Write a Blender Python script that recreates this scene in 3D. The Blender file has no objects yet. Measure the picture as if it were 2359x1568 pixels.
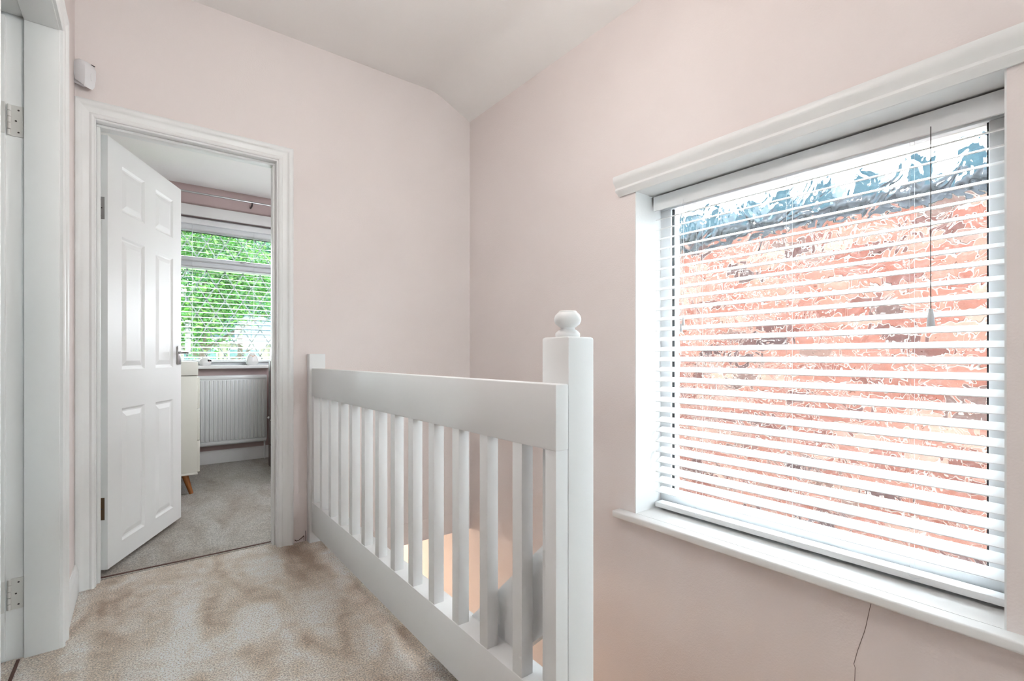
import bpy, bmesh, math, random
from mathutils import Vector, Matrix
random.seed(7)
R = math.radians
sc = bpy.context.scene
COL = sc.collection

# ------------------------------------------------------------------ camera
YAW = R(37.583)
cam_d = bpy.data.cameras.new('camera')
cam_d.sensor_fit = 'HORIZONTAL'
cam_d.sensor_width = 36.0
cam_d.lens = 1113.07 / 2359.0 * 36.0
cam_d.shift_y = 37.58 / 2359.0
cam_d.clip_start = 0.02
cam = bpy.data.objects.new('camera', cam_d)
cam.location = (0.0, 0.0, 0.985)
cam.rotation_euler = (R(90), 0, -YAW)
COL.objects.link(cam)
sc.camera = cam

# ------------------------------------------------------------------ sky
world = bpy.data.worlds.new('overcast_sky')
sc.world = world
world.use_nodes = True
wn = world.node_tree.nodes
bg = wn['Background']
bg.inputs['Color'].default_value = (0.85, 0.935, 1.0, 1)
bg.inputs['Strength'].default_value = 26.0

# ------------------------------------------------------------------ view
sc.view_settings.view_transform = 'Standard'
sc.view_settings.look = 'None'
sc.view_settings.gamma = 1.0
sc.view_settings.use_curve_mapping = False
sc.view_settings.exposure = 0.22
cy = sc.cycles
cy.max_bounces = 8
cy.diffuse_bounces = 3
cy.glossy_bounces = 4
cy.transmission_bounces = 8
cy.transparent_max_bounces = 16
cy.caustics_refractive = True
cy.caustics_reflective = False
cy.sample_clamp_indirect = 0.0
cy.use_denoising = True
cy.use_adaptive_sampling = True
cy.adaptive_threshold = 0.08

LAMP_W = 17.0       # added fill pendant over the landing
BED_W = 22.0         # added fill bulb in the bedroom
HALL_W = 42.0        # warm hall lamp downstairs


# ================================================================== materials
def srgb(r, g, b):
    def f(c):
        c /= 255.0
        return c / 12.92 if c <= 0.04045 else ((c + 0.055) / 1.055) ** 2.4
    return (f(r), f(g), f(b), 1.0)


class NT:
    def __init__(self, name):
        self.m = bpy.data.materials.new(name)
        self.m.use_nodes = True
        self.t = self.m.node_tree
        self.n = self.t.nodes
        self.bsdf = self.n['Principled BSDF']
        self.out = self.n['Material Output']

    def node(self, typ, **kw):
        nd = self.n.new(typ)
        for k, v in kw.items():
            if k in nd.inputs:
                nd.inputs[k].default_value = v
            else:
                setattr(nd, k, v)
        return nd

    def link(self, a, b):
        self.t.links.new(a, b)

    def coords(self, scale=(1, 1, 1), kind='Object', rot=(0, 0, 0)):
        tc = self.node('ShaderNodeTexCoord')
        mp = self.node('ShaderNodeMapping')
        mp.inputs['Scale'].default_value = scale
        mp.inputs['Rotation'].default_value = rot
        self.link(tc.outputs[kind], mp.inputs['Vector'])
        return mp.outputs['Vector']

    def noise(self, vec, scale, detail=3.0, rough=0.5, dist=0.0):
        nd = self.node('ShaderNodeTexNoise')
        nd.inputs['Scale'].default_value = scale
        nd.inputs['Detail'].default_value = detail
        nd.inputs['Roughness'].default_value = rough
        nd.inputs['Distortion'].default_value = dist
        if vec is not None:
            self.link(vec, nd.inputs['Vector'])
        return nd.outputs['Fac']

    def ramp(self, fac, stops):
        nd = self.node('ShaderNodeValToRGB')
        cr = nd.color_ramp
        while len(cr.elements) > 1:
            cr.elements.remove(cr.elements[-1])
        cr.elements[0].position = stops[0][0]
        cr.elements[0].color = stops[0][1]
        for p, c in stops[1:]:
            e = cr.elements.new(p)
            e.color = c
        self.link(fac, nd.inputs['Fac'])
        return nd.outputs['Color']

    def mix(self, fac, a, b, mode='MIX'):
        nd = self.node('ShaderNodeMix', data_type='RGBA', blend_type=mode)
        for s, v in ((nd.inputs['Factor'], fac), (nd.inputs['A'], a), (nd.inputs['B'], b)):
            pass
        fa, A, B = nd.inputs[0], nd.inputs[6], nd.inputs[7]
        for s, v in ((fa, fac), (A, a), (B, b)):
            if hasattr(v, 'is_linked'):
                self.link(v, s)
            else:
                s.default_value = v
        return nd.outputs[2]

    def bump(self, height, strength=0.3, dist=0.01):
        nd = self.node('ShaderNodeBump')
        nd.inputs['Strength'].default_value = strength
        nd.inputs['Distance'].default_value = dist
        self.link(height, nd.inputs['Height'])
        self.link(nd.outputs['Normal'], self.bsdf.inputs['Normal'])
        return nd

    def set(self, col=None, rough=None, metal=None, spec=None, emit=None, estr=None):
        b = self.bsdf.inputs
        if col is not None:
            if hasattr(col, 'is_linked'):
                self.link(col, b['Base Color'])
            else:
                b['Base Color'].default_value = col
        if rough is not None:
            b['Roughness'].default_value = rough
        if metal is not None:
            b['Metallic'].default_value = metal
        if spec is not None:
            b['Specular IOR Level'].default_value = spec
        if emit is not None:
            b['Emission Color'].default_value = emit
            b['Emission Strength'].default_value = estr
        return self


def paint(name, c1, c2, rough, bump=0.05, scale=60.0, spec=0.4, big=3.0):
    t = NT(name)
    v = t.coords()
    n1 = t.noise(v, big, 1.0)
    col = t.ramp(n1, [(0.3, c1), (0.7, c2)])
    t.set(col, rough, spec=spec)
    if bump >= 0.08:
        t.bump(t.noise(v, scale, 1.0), bump, 0.004)
    return t.m


M = {}
M['wall'] = paint('pale_pink_wall_paint', srgb(237, 226, 223), srgb(240, 229, 226), 0.85, 0.18, 160.0, 0.2)
M['wall_bed'] = paint('dusty_pink_bedroom_paint', srgb(205, 184, 182), srgb(210, 189, 187), 0.88, 0.15, 160.0, 0.2)
M['ceiling'] = paint('matt_white_ceiling_paint', srgb(247, 243, 241), srgb(249, 245, 243), 0.9, 0.15, 90.0, 0.2)
M['trim'] = paint('white_satin_wood_paint', srgb(237, 236, 235), srgb(241, 240, 239), 0.38, 0.06, 40.0, 0.45)
M['rail'] = paint('white_brushed_gloss_rail_paint', srgb(236, 236, 236), srgb(241, 241, 241), 0.42, 0.10, 30.0, 0.45)
M['door'] = paint('white_satin_door_paint', srgb(238, 238, 237), srgb(241, 241, 240), 0.46, 0.04, 50.0, 0.5)
M['reveal'] = paint('white_reveal_paint', srgb(240, 240, 240), srgb(243, 243, 243), 0.6, 0.08, 90.0, 0.3)
M['upvc'] = paint('white_plastic_frame', srgb(238, 240, 242), srgb(240, 242, 244), 0.3, 0.0, 30.0, 0.5)
M['slat'] = paint('white_lacquered_slat', srgb(242, 243, 244), srgb(245, 246, 247), 0.33, 0.02, 30.0, 0.5)
M['cord'] = NT('white_cord').set(srgb(232, 234, 236), 0.8).m
M['tassel'] = NT('pale_grey_plastic_tassel').set(srgb(214, 218, 222), 0.4).m
M['gasket'] = NT('black_rubber_gasket').set(srgb(16, 22, 26), 0.6).m
M['sensor'] = NT('white_sensor_plastic').set(srgb(238, 236, 238), 0.32).m
M['sensor_slit'] = NT('dark_slit').set(srgb(70, 66, 66), 0.6).m
M['steel'] = NT('brushed_steel').set(srgb(190, 190, 190), 0.28, 1.0).m
M['brass'] = NT('aged_dark_brass').set(srgb(120, 100, 78), 0.42, 1.0).m
M['hinge_white'] = paint('painted_over_hinge', srgb(230, 228, 225), srgb(214, 210, 205), 0.42, 0.1, 60.0)
M['screw'] = NT('dark_screw').set(srgb(90, 86, 84), 0.5, 0.6).m
M['crack'] = NT('dark_hairline_crack').set(srgb(120, 104, 98), 0.9).m
M['radiator'] = paint('white_radiator_enamel', srgb(232, 233, 233), srgb(236, 237, 237), 0.3, 0.0, 30.0, 0.5)
M['cabinet'] = paint('cream_cabinet_lacquer', srgb(226, 224, 214), srgb(229, 227, 218), 0.45, 0.03, 40.0)
M['cabinet_groove'] = NT('cabinet_shadow_groove').set(srgb(120, 116, 108), 0.7).m
M['figurine'] = NT('glossy_white_porcelain').set(srgb(243, 243, 243), 0.22).m
M['black'] = NT('gloss_black').set(srgb(22, 22, 24), 0.25).m
M['orange'] = NT('orange_beak').set(srgb(236, 150, 60), 0.45).m
M['pink'] = NT('soft_pink').set(srgb(235, 180, 180), 0.5).m
M['lead'] = NT('grey_lead_came').set(srgb(168, 171, 175), 0.5, 0.3).m
M['plaster_dark'] = NT('dark_gap_filler').set(srgb(96, 70, 62), 0.9).m
M['mortar'] = paint('pale_mortar', srgb(126, 123, 119), srgb(140, 137, 132), 0.95, 0.4, 60.0, 0.1)
M['gutter'] = NT('dark_gutter').set(srgb(32, 38, 46), 0.8).m
M['render'] = paint('cream_house_render', srgb(96, 91, 80), srgb(102, 96, 86), 0.9, 0.1, 20.0)
M['house_white'] = paint('white_house_paint', srgb(150, 150, 150), srgb(156, 156, 156), 0.8, 0.1, 20.0)
M['house_glass'] = NT('dark_teal_house_glass').set(srgb(24, 60, 60), 0.3).m
M['concrete'] = paint('grey_concrete', srgb(165, 162, 156), srgb(182, 178, 172), 0.95, 0.3, 20.0)
M['bark'] = paint('brown_bark', srgb(40, 32, 26), srgb(54, 45, 36), 0.95, 0.6, 14.0)
M['oak'] = None


def wood(name, c1, c2, c3, rough=0.45, scale=(30, 30, 2.2)):
    t = NT(name)
    v = t.coords(scale)
    n = t.noise(v, 2.2, 5.0, 0.6, 0.9)
    t.set(t.ramp(n, [(0.25, c1), (0.5, c2), (0.75, c3)]), rough)
    t.bump(n, 0.08, 0.002)
    return t.m


M['oak'] = wood('orange_brown_wood', srgb(126, 72, 26), srgb(150, 90, 36), srgb(170, 108, 50))
M['darkwood'] = wood('dark_brown_stained_wood', srgb(58, 40, 36), srgb(74, 53, 48), srgb(92, 68, 62), 0.4)
M['tread'] = wood('bare_pine_stair', srgb(206, 170, 126), srgb(216, 182, 140), srgb(222, 190, 150), 0.6)


def carpet(name, dark, mid, light, seed):
    t = NT(name)
    v = t.coords()
    mp2 = t.coords((1.5, 0.55, 1), rot=(0, 0, R(seed * 35)))
    big = t.noise(mp2, 3.4, 2.0, 0.55, 0.7)
    mid_n = t.noise(v, 14.0, 3.0, 0.6, 0.4)
    fine = t.noise(v, 190.0, 2.0, 0.7)
    vfine = t.noise(v, 620.0, 2.0, 0.6)
    m1 = t.node('ShaderNodeMath', operation='MULTIPLY_ADD')
    t.link(mid_n, m1.inputs[0]); m1.inputs[1].default_value = 0.35; t.link(big, m1.inputs[2])
    base = t.ramp(m1.outputs[0], [(0.46, dark), (0.62, mid), (0.82, light)])
    fib = t.ramp(fine, [(0.30, (0.38, 0.35, 0.33, 1)), (0.66, (1.55, 1.55, 1.55, 1))])
    col = t.mix(0.85, base, fib, 'MULTIPLY')
    t.set(col, 0.97, spec=0.1)
    t.bsdf.inputs['Sheen Weight'].default_value = 0.25
    t.bsdf.inputs['Sheen Roughness'].default_value = 0.5
    s = t.node('ShaderNodeMath', operation='ADD')
    t.link(fine, s.inputs[0]); t.link(vfine, s.inputs[1])
    t.bump(s.outputs[0], 0.9, 0.006)
    return t.m


M['carpet'] = carpet('beige_cut_pile_carpet', srgb(186, 159, 136), srgb(226, 209, 192), srgb(250, 244, 238), 1)
M['carpet_bed'] = carpet('grey_beige_bedroom_carpet', srgb(170, 158, 146), srgb(188, 180, 170), srgb(202, 197, 190), 4)


def brick_mat():
    t = NT('weathered_red_brick')
    oi = t.node('ShaderNodeObjectInfo')
    v = t.coords()
    col = t.ramp(oi.outputs['Random'], [(0.0, srgb(86, 52, 44)), (0.35, srgb(98, 68, 59)),
                                        (0.6, srgb(82, 48, 40)), (0.8, srgb(46, 34, 34)), (1.0, srgb(112, 88, 78))])
    n = t.noise(v, 22.0, 4.0)
    dirt = t.ramp(n, [(0.3, (0.75, 0.72, 0.72, 1)), (0.65, (1.1, 1.08, 1.06, 1))])
    t.set(t.mix(0.7, col, dirt, 'MULTIPLY'), 0.93, spec=0.15)
    t.bump(t.noise(v, 90.0, 4.0), 0.4, 0.003)
    return t.m


def brick_stuff_mat():
    t = NT('weathered_red_brick_run')
    v = t.coords((1, 4.44, 13.3))
    n = t.node('ShaderNodeTexWhiteNoise')
    geo = t.node('ShaderNodeNewGeometry')
    t.link(geo.outputs['Random Per Island'], n.inputs['Vector'])
    n.noise_dimensions = '3D'
    col = t.ramp(n.outputs['Value'], [(0.0, srgb(86, 52, 44)), (0.35, srgb(98, 68, 59)),
                                      (0.6, srgb(82, 48, 40)), (0.8, srgb(46, 34, 34)), (1.0, srgb(112, 88, 78))])
    t.set(col, 0.93, spec=0.15)
    return t.m


M['brick'] = brick_mat()
M['brick_run'] = brick_stuff_mat()
M['tile'] = paint('dark_slate_blue_roof_tile', srgb(4, 30, 40), srgb(14, 40, 48), 0.85, 0.5, 30.0, 0.3, 9.0)
M['lawn'] = paint('mown_lawn', srgb(70, 120, 48), srgb(110, 158, 70), 0.95, 0.6, 60.0, 0.1)


def leaf_mat(name, c1, c2, c3):
    t = NT(name)
    geo = t.node('ShaderNodeNewGeometry')
    col = t.ramp(geo.outputs['Random Per Island'], [(0.0, c1), (0.5, c2), (1.0, c3)])
    t.set(col, 0.55, spec=0.3)
    tr = t.node('ShaderNodeBsdfTranslucent')
    t.link(col, tr.inputs['Color'])
    mx = t.node('ShaderNodeMixShader')
    mx.inputs['Fac'].default_value = 0.35
    t.link(t.bsdf.outputs[0], mx.inputs[1]); t.link(tr.outputs[0], mx.inputs[2])
    t.link(mx.outputs[0], t.out.inputs['Surface'])
    return t.m


M['leaf_a'] = leaf_mat('bright_green_leaves', srgb(12, 52, 9), srgb(34, 76, 18), srgb(76, 102, 46))
M['leaf_b'] = leaf_mat('deep_green_leaves', srgb(5, 36, 26), srgb(22, 60, 43), srgb(60, 86, 68))


def glass_clear():
    t = NT('clear_window_glass')
    g = t.node('ShaderNodeBsdfGlossy'); g.inputs['Roughness'].default_value = 0.02
    tr = t.node('ShaderNodeBsdfTransparent'); tr.inputs['Color'].default_value = (0.95, 0.985, 0.97, 1)
    fr = t.node('ShaderNodeFresnel'); fr.inputs['IOR'].default_value = 1.45
    mx = t.node('ShaderNodeMixShader')
    t.link(fr.outputs[0], mx.inputs['Fac']); t.link(tr.outputs[0], mx.inputs[1]); t.link(g.outputs[0], mx.inputs[2])
    t.link(mx.outputs[0], t.out.inputs['Surface'])
    return t.m


def glass_obscure():
    t = NT('rippled_obscure_glass')
    v = t.coords((1, 1, 0.8))
    n = t.noise(v, 13.0, 1.0, 0.4, 1.2)
    n2 = t.noise(v, 34.0, 0.0, 0.5, 0.8)
    m = t.node('ShaderNodeMath', operation='MULTIPLY_ADD')
    t.link(n2, m.inputs[0]); m.inputs[1].default_value = 0.13; t.link(n, m.inputs[2])
    bp = t.node('ShaderNodeBump')
    bp.inputs['Strength'].default_value = 1.0
    bp.inputs['Distance'].default_value = 0.0165
    t.link(m.outputs[0], bp.inputs['Height'])
    rf = t.node('ShaderNodeBsdfRefraction')
    rf.inputs['IOR'].default_value = 1.2
    rf.inputs['Roughness'].default_value = 0.0
    rf.inputs['Color'].default_value = (0.96, 0.985, 0.98, 1)
    t.link(bp.outputs['Normal'], rf.inputs['Normal'])
    gl = t.node('ShaderNodeBsdfGlossy'); gl.inputs['Roughness'].default_value = 0.05
    t.link(bp.outputs['Normal'], gl.inputs['Normal'])
    mx = t.node('ShaderNodeMixShader')
    mx.inputs['Fac'].default_value = 0.05
    t.link(rf.outputs[0], mx.inputs[1]); t.link(gl.outputs[0], mx.inputs[2])
    t.link(mx.outputs[0], t.out.inputs['Surface'])
    return t.m


M['glass'] = glass_clear()
M['obscure'] = glass_obscure()


def emis(name, col, strength):
    t = NT(name)
    e = t.node('ShaderNodeEmission')
    e.inputs['Color'].default_value = col
    e.inputs['Strength'].default_value = strength
    t.link(e.outputs[0], t.out.inputs['Surface'])
    return t.m


# ================================================================== mesh helpers
def mesh_obj(name, bm, mat, parent=None, smooth=False, loc=None):
    me = bpy.data.meshes.new(name)
    bmesh.ops.recalc_face_normals(bm, faces=bm.faces)
    bm.to_mesh(me)
    bm.free()
    if isinstance(mat, str):
        mat = M[mat]
    me.materials.append(mat)
    if smooth:
        for p in me.polygons:
            p.use_smooth = True
        try:
            me.set_sharp_from_angle(angle=R(40))
        except Exception:
            pass
    o = bpy.data.objects.new(name, me)
    COL.objects.link(o)
    if parent is not None:
        o.parent = parent
    if loc is not None:
        o.location = loc
    return o


def link_copy(src, parent, loc=None, rot=None):
    o = src.copy()
    COL.objects.link(o)
    o.parent = parent
    if loc is not None:
        o.location = loc
    if rot is not None:
        o.rotation_euler = rot
    return o


def thing(name, label, cat, loc=(0, 0, 0), rotz=0.0, group=None, kind=None):
    o = bpy.data.objects.new(name, None)
    o.empty_display_size = 0.05
    COL.objects.link(o)
    o.location = loc
    o.rotation_euler = (0, 0, rotz)
    tag(o, label, cat, group, kind)
    return o


def tag(o, label=None, cat=None, group=None, kind=None):
    if label: o['label'] = label
    if cat: o['category'] = cat
    if group: o['group'] = group
    if kind: o['kind'] = kind
    return o


def add_box(bm, x0, x1, y0, y1, z0, z1, bev=0.0, seg=2):
    vs = [bm.verts.new(p) for p in ((x0, y0, z0), (x1, y0, z0), (x1, y1, z0), (x0, y1, z0),
                                    (x0, y0, z1), (x1, y0, z1), (x1, y1, z1), (x0, y1, z1))]
    fs = [bm.faces.new([vs[i] for i in q]) for q in ((0, 3, 2, 1), (4, 5, 6, 7), (0, 1, 5, 4),
                                                     (1, 2, 6, 5), (2, 3, 7, 6), (3, 0, 4, 7))]
    if bev > 0:
        es = list({e for f in fs for e in f.edges})
        bmesh.ops.bevel(bm, geom=es, offset=bev, segments=seg, profile=0.5, affect='EDGES')
    return fs


def box(name, x0, x1, y0, y1, z0, z1, mat, parent=None, bev=0.0, seg=2):
    bm = bmesh.new()
    add_box(bm, x0, x1, y0, y1, z0, z1, bev, seg)
    return mesh_obj(name, bm, mat, parent, smooth=bev > 0)


def add_prism(bm, prof, p0, p1, u, v, m0=0.0, m1=0.0):
    """profile points (a,b) along unit axes u,v, swept p0->p1; mitre: ends shift by m*a along the sweep"""
    p0, p1, u, v = Vector(p0), Vector(p1), Vector(u), Vector(v)
    d = (p1 - p0).normalized()
    A = [bm.verts.new(p0 + u * a + v * b + d * (m0 * a)) for a, b in prof]
    B = [bm.verts.new(p1 + u * a + v * b + d * (m1 * a)) for a, b in prof]
    n = len(prof)
    for i in range(n):
        j = (i + 1) % n
        bm.faces.new((A[i], A[j], B[j], B[i]))
    bm.faces.new(A[::-1])
    bm.faces.new(B)


def prism(name, prof, p0, p1, u, v, mat, parent=None, m0=0.0, m1=0.0, smooth=True):
    bm = bmesh.new()
    add_prism(bm, prof, p0, p1, u, v, m0, m1)
    return mesh_obj(name, bm, mat, parent, smooth)


def add_lathe(bm, prof, seg=32, M4=None):
    rings = []
    for r, z in prof:
        if r < 1e-6:
            rings.append([bm.verts.new((0, 0, z))])
        else:
            rings.append([bm.verts.new((r * math.cos(2 * math.pi * i / seg), r * math.sin(2 * math.pi * i / seg), z))
                          for i in range(seg)])
    for a, b in zip(rings, rings[1:]):
        if len(a) == 1 and len(b) == 1:
            continue
        for i in range(seg):
            j = (i + 1) % seg
            if len(a) == 1:
                bm.faces.new((a[0], b[j], b[i]))
            elif len(b) == 1:
                bm.faces.new((a[i], a[j], b[0]))
            else:
                bm.faces.new((a[i], a[j], b[j], b[i]))
    for ring in (rings[0], rings[-1]):
        if len(ring) > 1:
            bm.faces.new(ring)
    if M4 is not None:
        bmesh.ops.transform(bm, matrix=M4, verts=[v for r in rings for v in r])


def lathe(name, prof, mat, parent=None, seg=32, M4=None):
    bm = bmesh.new()
    add_lathe(bm, prof, seg, M4)
    return mesh_obj(name, bm, mat, parent, True)


def add_tube(bm, pts, r, seg=8):
    pts = [Vector(p) for p in pts]
    rings = []
    n = len(pts)
    for i, p in enumerate(pts):
        d = (pts[min(i + 1, n - 1)] - pts[max(i - 1, 0)]).normalized()
        up = Vector((0, 0, 1)) if abs(d.z) < 0.95 else Vector((1, 0, 0))
        a = d.cross(up).normalized()
        b = d.cross(a).normalized()
        rr = r[i] if isinstance(r, (list, tuple)) else r
        rings.append([bm.verts.new(p + a * rr * math.cos(2 * math.pi * k / seg) + b * rr * math.sin(2 * math.pi * k / seg))
                      for k in range(seg)])
    for a, b in zip(rings, rings[1:]):
        for i in range(seg):
            j = (i + 1) % seg
            bm.faces.new((a[i], a[j], b[j], b[i]))
    bm.faces.new(rings[0][::-1])
    bm.faces.new(rings[-1])


def tube(name, pts, r, mat, parent=None, seg=8):
    bm = bmesh.new()
    add_tube(bm, pts, r, seg)
    return mesh_obj(name, bm, mat, parent, True)


def struct(name, label, cat):
    return thing(name, label, cat, kind='structure')


# ================================================================== dimensions
YF = 2.7257          # far wall (bedroom doorway)
XW = 1.742           # window wall
XL = -0.2175         # left wall
YB = 5.21            # bedroom window wall
YBK = -2.40          # wall behind the camera
FT = 0.12            # far wall thickness
ZC = 2.665           # flat landing ceiling
ZCW = 2.549          # ceiling height at the window wall
ZH = -2.60           # hall floor downstairs
ZS = -0.158          # underside of the upper floor
# far doorway
DX0, DX1, DZ = -0.150, 0.560, 1.996
# landing window opening
WY0, WY1, WZ0, WZ1 = 0.206, 1.367, 0.288, 1.722
XO = 2.04            # outer face of the window wall
# left doorway
LY0, LY1, LZ = 1.285, 2.222, 2.085
LT = 0.15

# ================================================================== shell
# landing floor: L-shaped around the stairwell
bm = bmesh.new()
add_box(bm, XL - LT, 0.80, YBK, YF + 0.07, -0.10, 0.0)
add_box(bm, 0.80, XW, YBK, 0.38, -0.10, 0.0)
fl = mesh_obj('floor', bm, 'carpet')
tag(fl, 'beige cut pile carpet covering the landing floor', 'floor', kind='structure')

bm = bmesh.new()
add_box(bm, -1.30, 1.84, YF + 0.07, YB + 0.1, ZS + 0.01, 0.002)
flb = mesh_obj('floor_bedroom', bm, 'carpet_bed')
tag(flb, 'grey beige carpet on the bedroom floor beyond the open door', 'floor', kind='structure')

th = box('threshold_strip', DX0 + 0.006, DX1 - 0.006, YF + 0.085, YF + 0.098, 0.0, 0.0045, 'plaster_dark', None, 0.001)
tag(th, 'thin dark carpet joint strip under the bedroom doorway', 'threshold')

fh = box('floor_hall', -1.2, 2.4, -2.6, 6.2, ZH - 0.1, ZH, 'tread')
tag(fh, 'warm lit hall floor at the bottom of the stairwell', 'floor', kind='structure')

# ceiling with a soft coved drop to the window wall
prof = [(XL - LT, ZC), (1.15, ZC), (1.30, ZC), (1.40, ZC + 0.001), (1.445, ZC), (1.48, ZC - 0.004), (1.515, ZC - 0.014), (1.55, ZC - 0.029),
        (1.60, ZC - 0.052), (1.65, ZC - 0.075), (1.70, ZC - 0.097), (XW, ZCW), (XW, 2.95), (XL - LT, 2.95)]
bm = bmesh.new()
add_prism(bm, prof, (0, YBK, 0), (0, YF, 0), (1, 0, 0), (0, 0, 1))
cl = mesh_obj('ceiling', bm, 'ceiling', None, True)
tag(cl, 'matt white landing ceiling curving down above the window wall', 'ceiling', kind='structure')

# far wall with the doorway, going down into the stairwell
bm = bmesh.new()
add_box(bm, -1.30, DX0 - 0.02, YF, YF + FT, 0.0, 2.95)
add_box(bm, DX0 - 0.02, DX1 + 0.02, YF, YF + FT, DZ + 0.02, 2.95)
add_box(bm, DX1 + 0.02, XW, YF, YF + FT, -0.03, 2.95)
wf = mesh_obj('wall_far', bm, 'wall')
tag(wf, 'pale pink far wall with the bedroom doorway', 'wall', kind='structure')
fas = box('floor_edge_board', 0.80, XW, YF - 0.004, YF + FT, ZS, -0.03, 'wall', wf)
# bit of broken skirting filler between casing and half newel
bm = bmesh.new()
add_tube(bm, [(0.648, YF - 0.001, 0.018), (0.655, YF - 0.002, 0.010), (0.668, YF - 0.002, 0.012), (0.684, YF - 0.002, 0.022),
              (0.694, YF - 0.002, 0.030)], [0.0025, 0.002, 0.0015, 0.002, 0.0022], 6)
add_tube(bm, [(0.694, YF - 0.002, 0.030), (0.694, YF - 0.002, 0.004)], 0.0012, 6)
add_tube(bm, [(0.702, YF - 0.002, 0.055), (0.702, YF - 0.002, 0.0)], 0.0014, 6)
mesh_obj('plaster_crack', bm, 'plaster_dark', wf, True)

# window wall with the window opening
bm = bmesh.new()
add_box(bm, XW, XO, YBK, WY0, ZH, 2.95)
add_box(bm, XW, XO, WY1, 6.2, ZH, ZS - 0.001)
add_box(bm, XW, XO, WY1, YF + FT, ZS - 0.001, 2.95)
add_box(bm, XW, XO, WY0, WY1, ZH, WZ0)
add_box(bm, XW, XO, WY0, WY1, WZ1, 2.95)
ww = mesh_obj('wall_window', bm, 'wall')
tag(ww, 'pale pink wall around the landing window and stairwell', 'wall', kind='structure')
# white painted reveal skins
rv = 0.004
bm = bmesh.new()
add_box(bm, XW + 0.001, 1.925, WY1 - rv, WY1, WZ0, WZ1)
add_box(bm, XW + 0.001, 1.925, WY0, WY0 + rv, WZ0, WZ1)
add_box(bm, XW + 0.001, 1.925, WY0 + rv, WY1 - rv, WZ1 - rv, WZ1)
mesh_obj('window_reveal', bm, 'reveal', ww)
# hairline crack under the sill
bm = bmesh.new()
pts = [(0.489, 0.262), (0.497, 0.222), (0.506, 0.168), (0.510, 0.150), (0.527, 0.086), (0.537, 0.040), (0.5335, 0.030), (0.535, -0.02), (0.531, -0.1)]
for (a, b), (c, d) in zip(pts, pts[1:]):
    w = 0.00085
    vs = [bm.verts.new((XW - 0.0006, a - w, b)), bm.verts.new((XW - 0.0006, a + w, b)),
          bm.verts.new((XW - 0.0006, c + w, d)), bm.verts.new((XW - 0.0006, c - w, d))]
    bm.faces.new(vs)
mesh_obj('hairline_crack', bm, 'crack', ww)

# left wall with its doorway
bm = bmesh.new()
add_box(bm, XL - LT, XL, YBK, LY0 - 0.02, 0.0, 2.95)
add_box(bm, XL - LT, XL, LY0 - 0.02, LY1 + 0.02, LZ + 0.02, 2.95)
add_box(bm, XL - LT, XL, LY1 + 0.02, YF, 0.0, 2.95)
wl = mesh_obj('wall_left', bm, 'wall')
tag(wl, 'pale pink left wall around the left hand doorway', 'wall', kind='structure')

BWX0, BWX1, BWZ0, BWZ1 = 0.75, 1.50, 1.00, 1.86
bm = bmesh.new()
add_box(bm, XL - LT, BWX0, YBK - 0.1, YBK, ZH, 2.95)
add_box(bm, BWX1, XO, YBK - 0.1, YBK, ZH, 2.95)
add_box(bm, BWX0, BWX1, YBK - 0.1, YBK, ZH, BWZ0)
add_box(bm, BWX0, BWX1, YBK - 0.1, YBK, BWZ1, 2.95)
wb = mesh_obj('wall_back', bm, 'wall')
w3 = struct('fill_window_3', 'white framed window added as daylight fill in the unseen wall behind the landing', 'window')  # unseen window, added to bring in daylight from behind the camera
box('frame_rail', BWX0, BWX1, YBK - 0.08, YBK - 0.02, BWZ0, BWZ0 + 0.05, 'upvc', w3, 0.003)
box('frame_rail', BWX0, BWX1, YBK - 0.08, YBK - 0.02, BWZ1 - 0.05, BWZ1, 'upvc', w3, 0.003)
box('frame_stile', BWX0, BWX0 + 0.05, YBK - 0.08, YBK - 0.02, BWZ0 + 0.05, BWZ1 - 0.05, 'upvc', w3, 0.003)
box('frame_stile', BWX1 - 0.05, BWX1, YBK - 0.08, YBK - 0.02, BWZ0 + 0.05, BWZ1 - 0.05, 'upvc', w3, 0.003)
box('glass_pane', BWX0 + 0.05, BWX1 - 0.05, YBK - 0.052, YBK - 0.048, BWZ0 + 0.05, BWZ1 - 0.05, 'glass', w3)
tag(wb, 'pale pink wall behind the landing, out of view', 'wall', kind='structure')

# side room beyond the left doorway
bm = bmesh.new()
add_box(bm, -2.1, -2.0, 0.2, 1.40, 0.0, 2.6)
add_box(bm, -2.1, -2.0, 1.74, YF, 0.0, 2.6)
add_box(bm, -2.1, -2.0, 1.40, 1.74, 0.0, 1.10)
add_box(bm, -2.1, -2.0, 1.40, 1.74, 1.52, 2.6)
add_box(bm, -2.0, XL - LT, 0.1, 0.2, 0.0, 2.6)
add_box(bm, -2.0, XL - LT, YF - 0.05, YF, 0.0, 2.6)
wsr = mesh_obj('wall_side_room', bm, 'ceiling')
tag(wsr, 'white walls of the room behind the left doorway', 'wall', kind='structure')
o = box('floor_side_room', -2.1, XL - LT, 0.1, YF, -0.1, 0.001, 'carpet_bed')
tag(o, 'carpet inside the room behind the left doorway', 'floor', kind='structure')
o = box('ceiling_side_room', -2.1, XL - LT, 0.1, YF, 2.6, 2.7, 'ceiling')
tag(o, 'white ceiling of the room behind the left doorway', 'ceiling', kind='structure')

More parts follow.
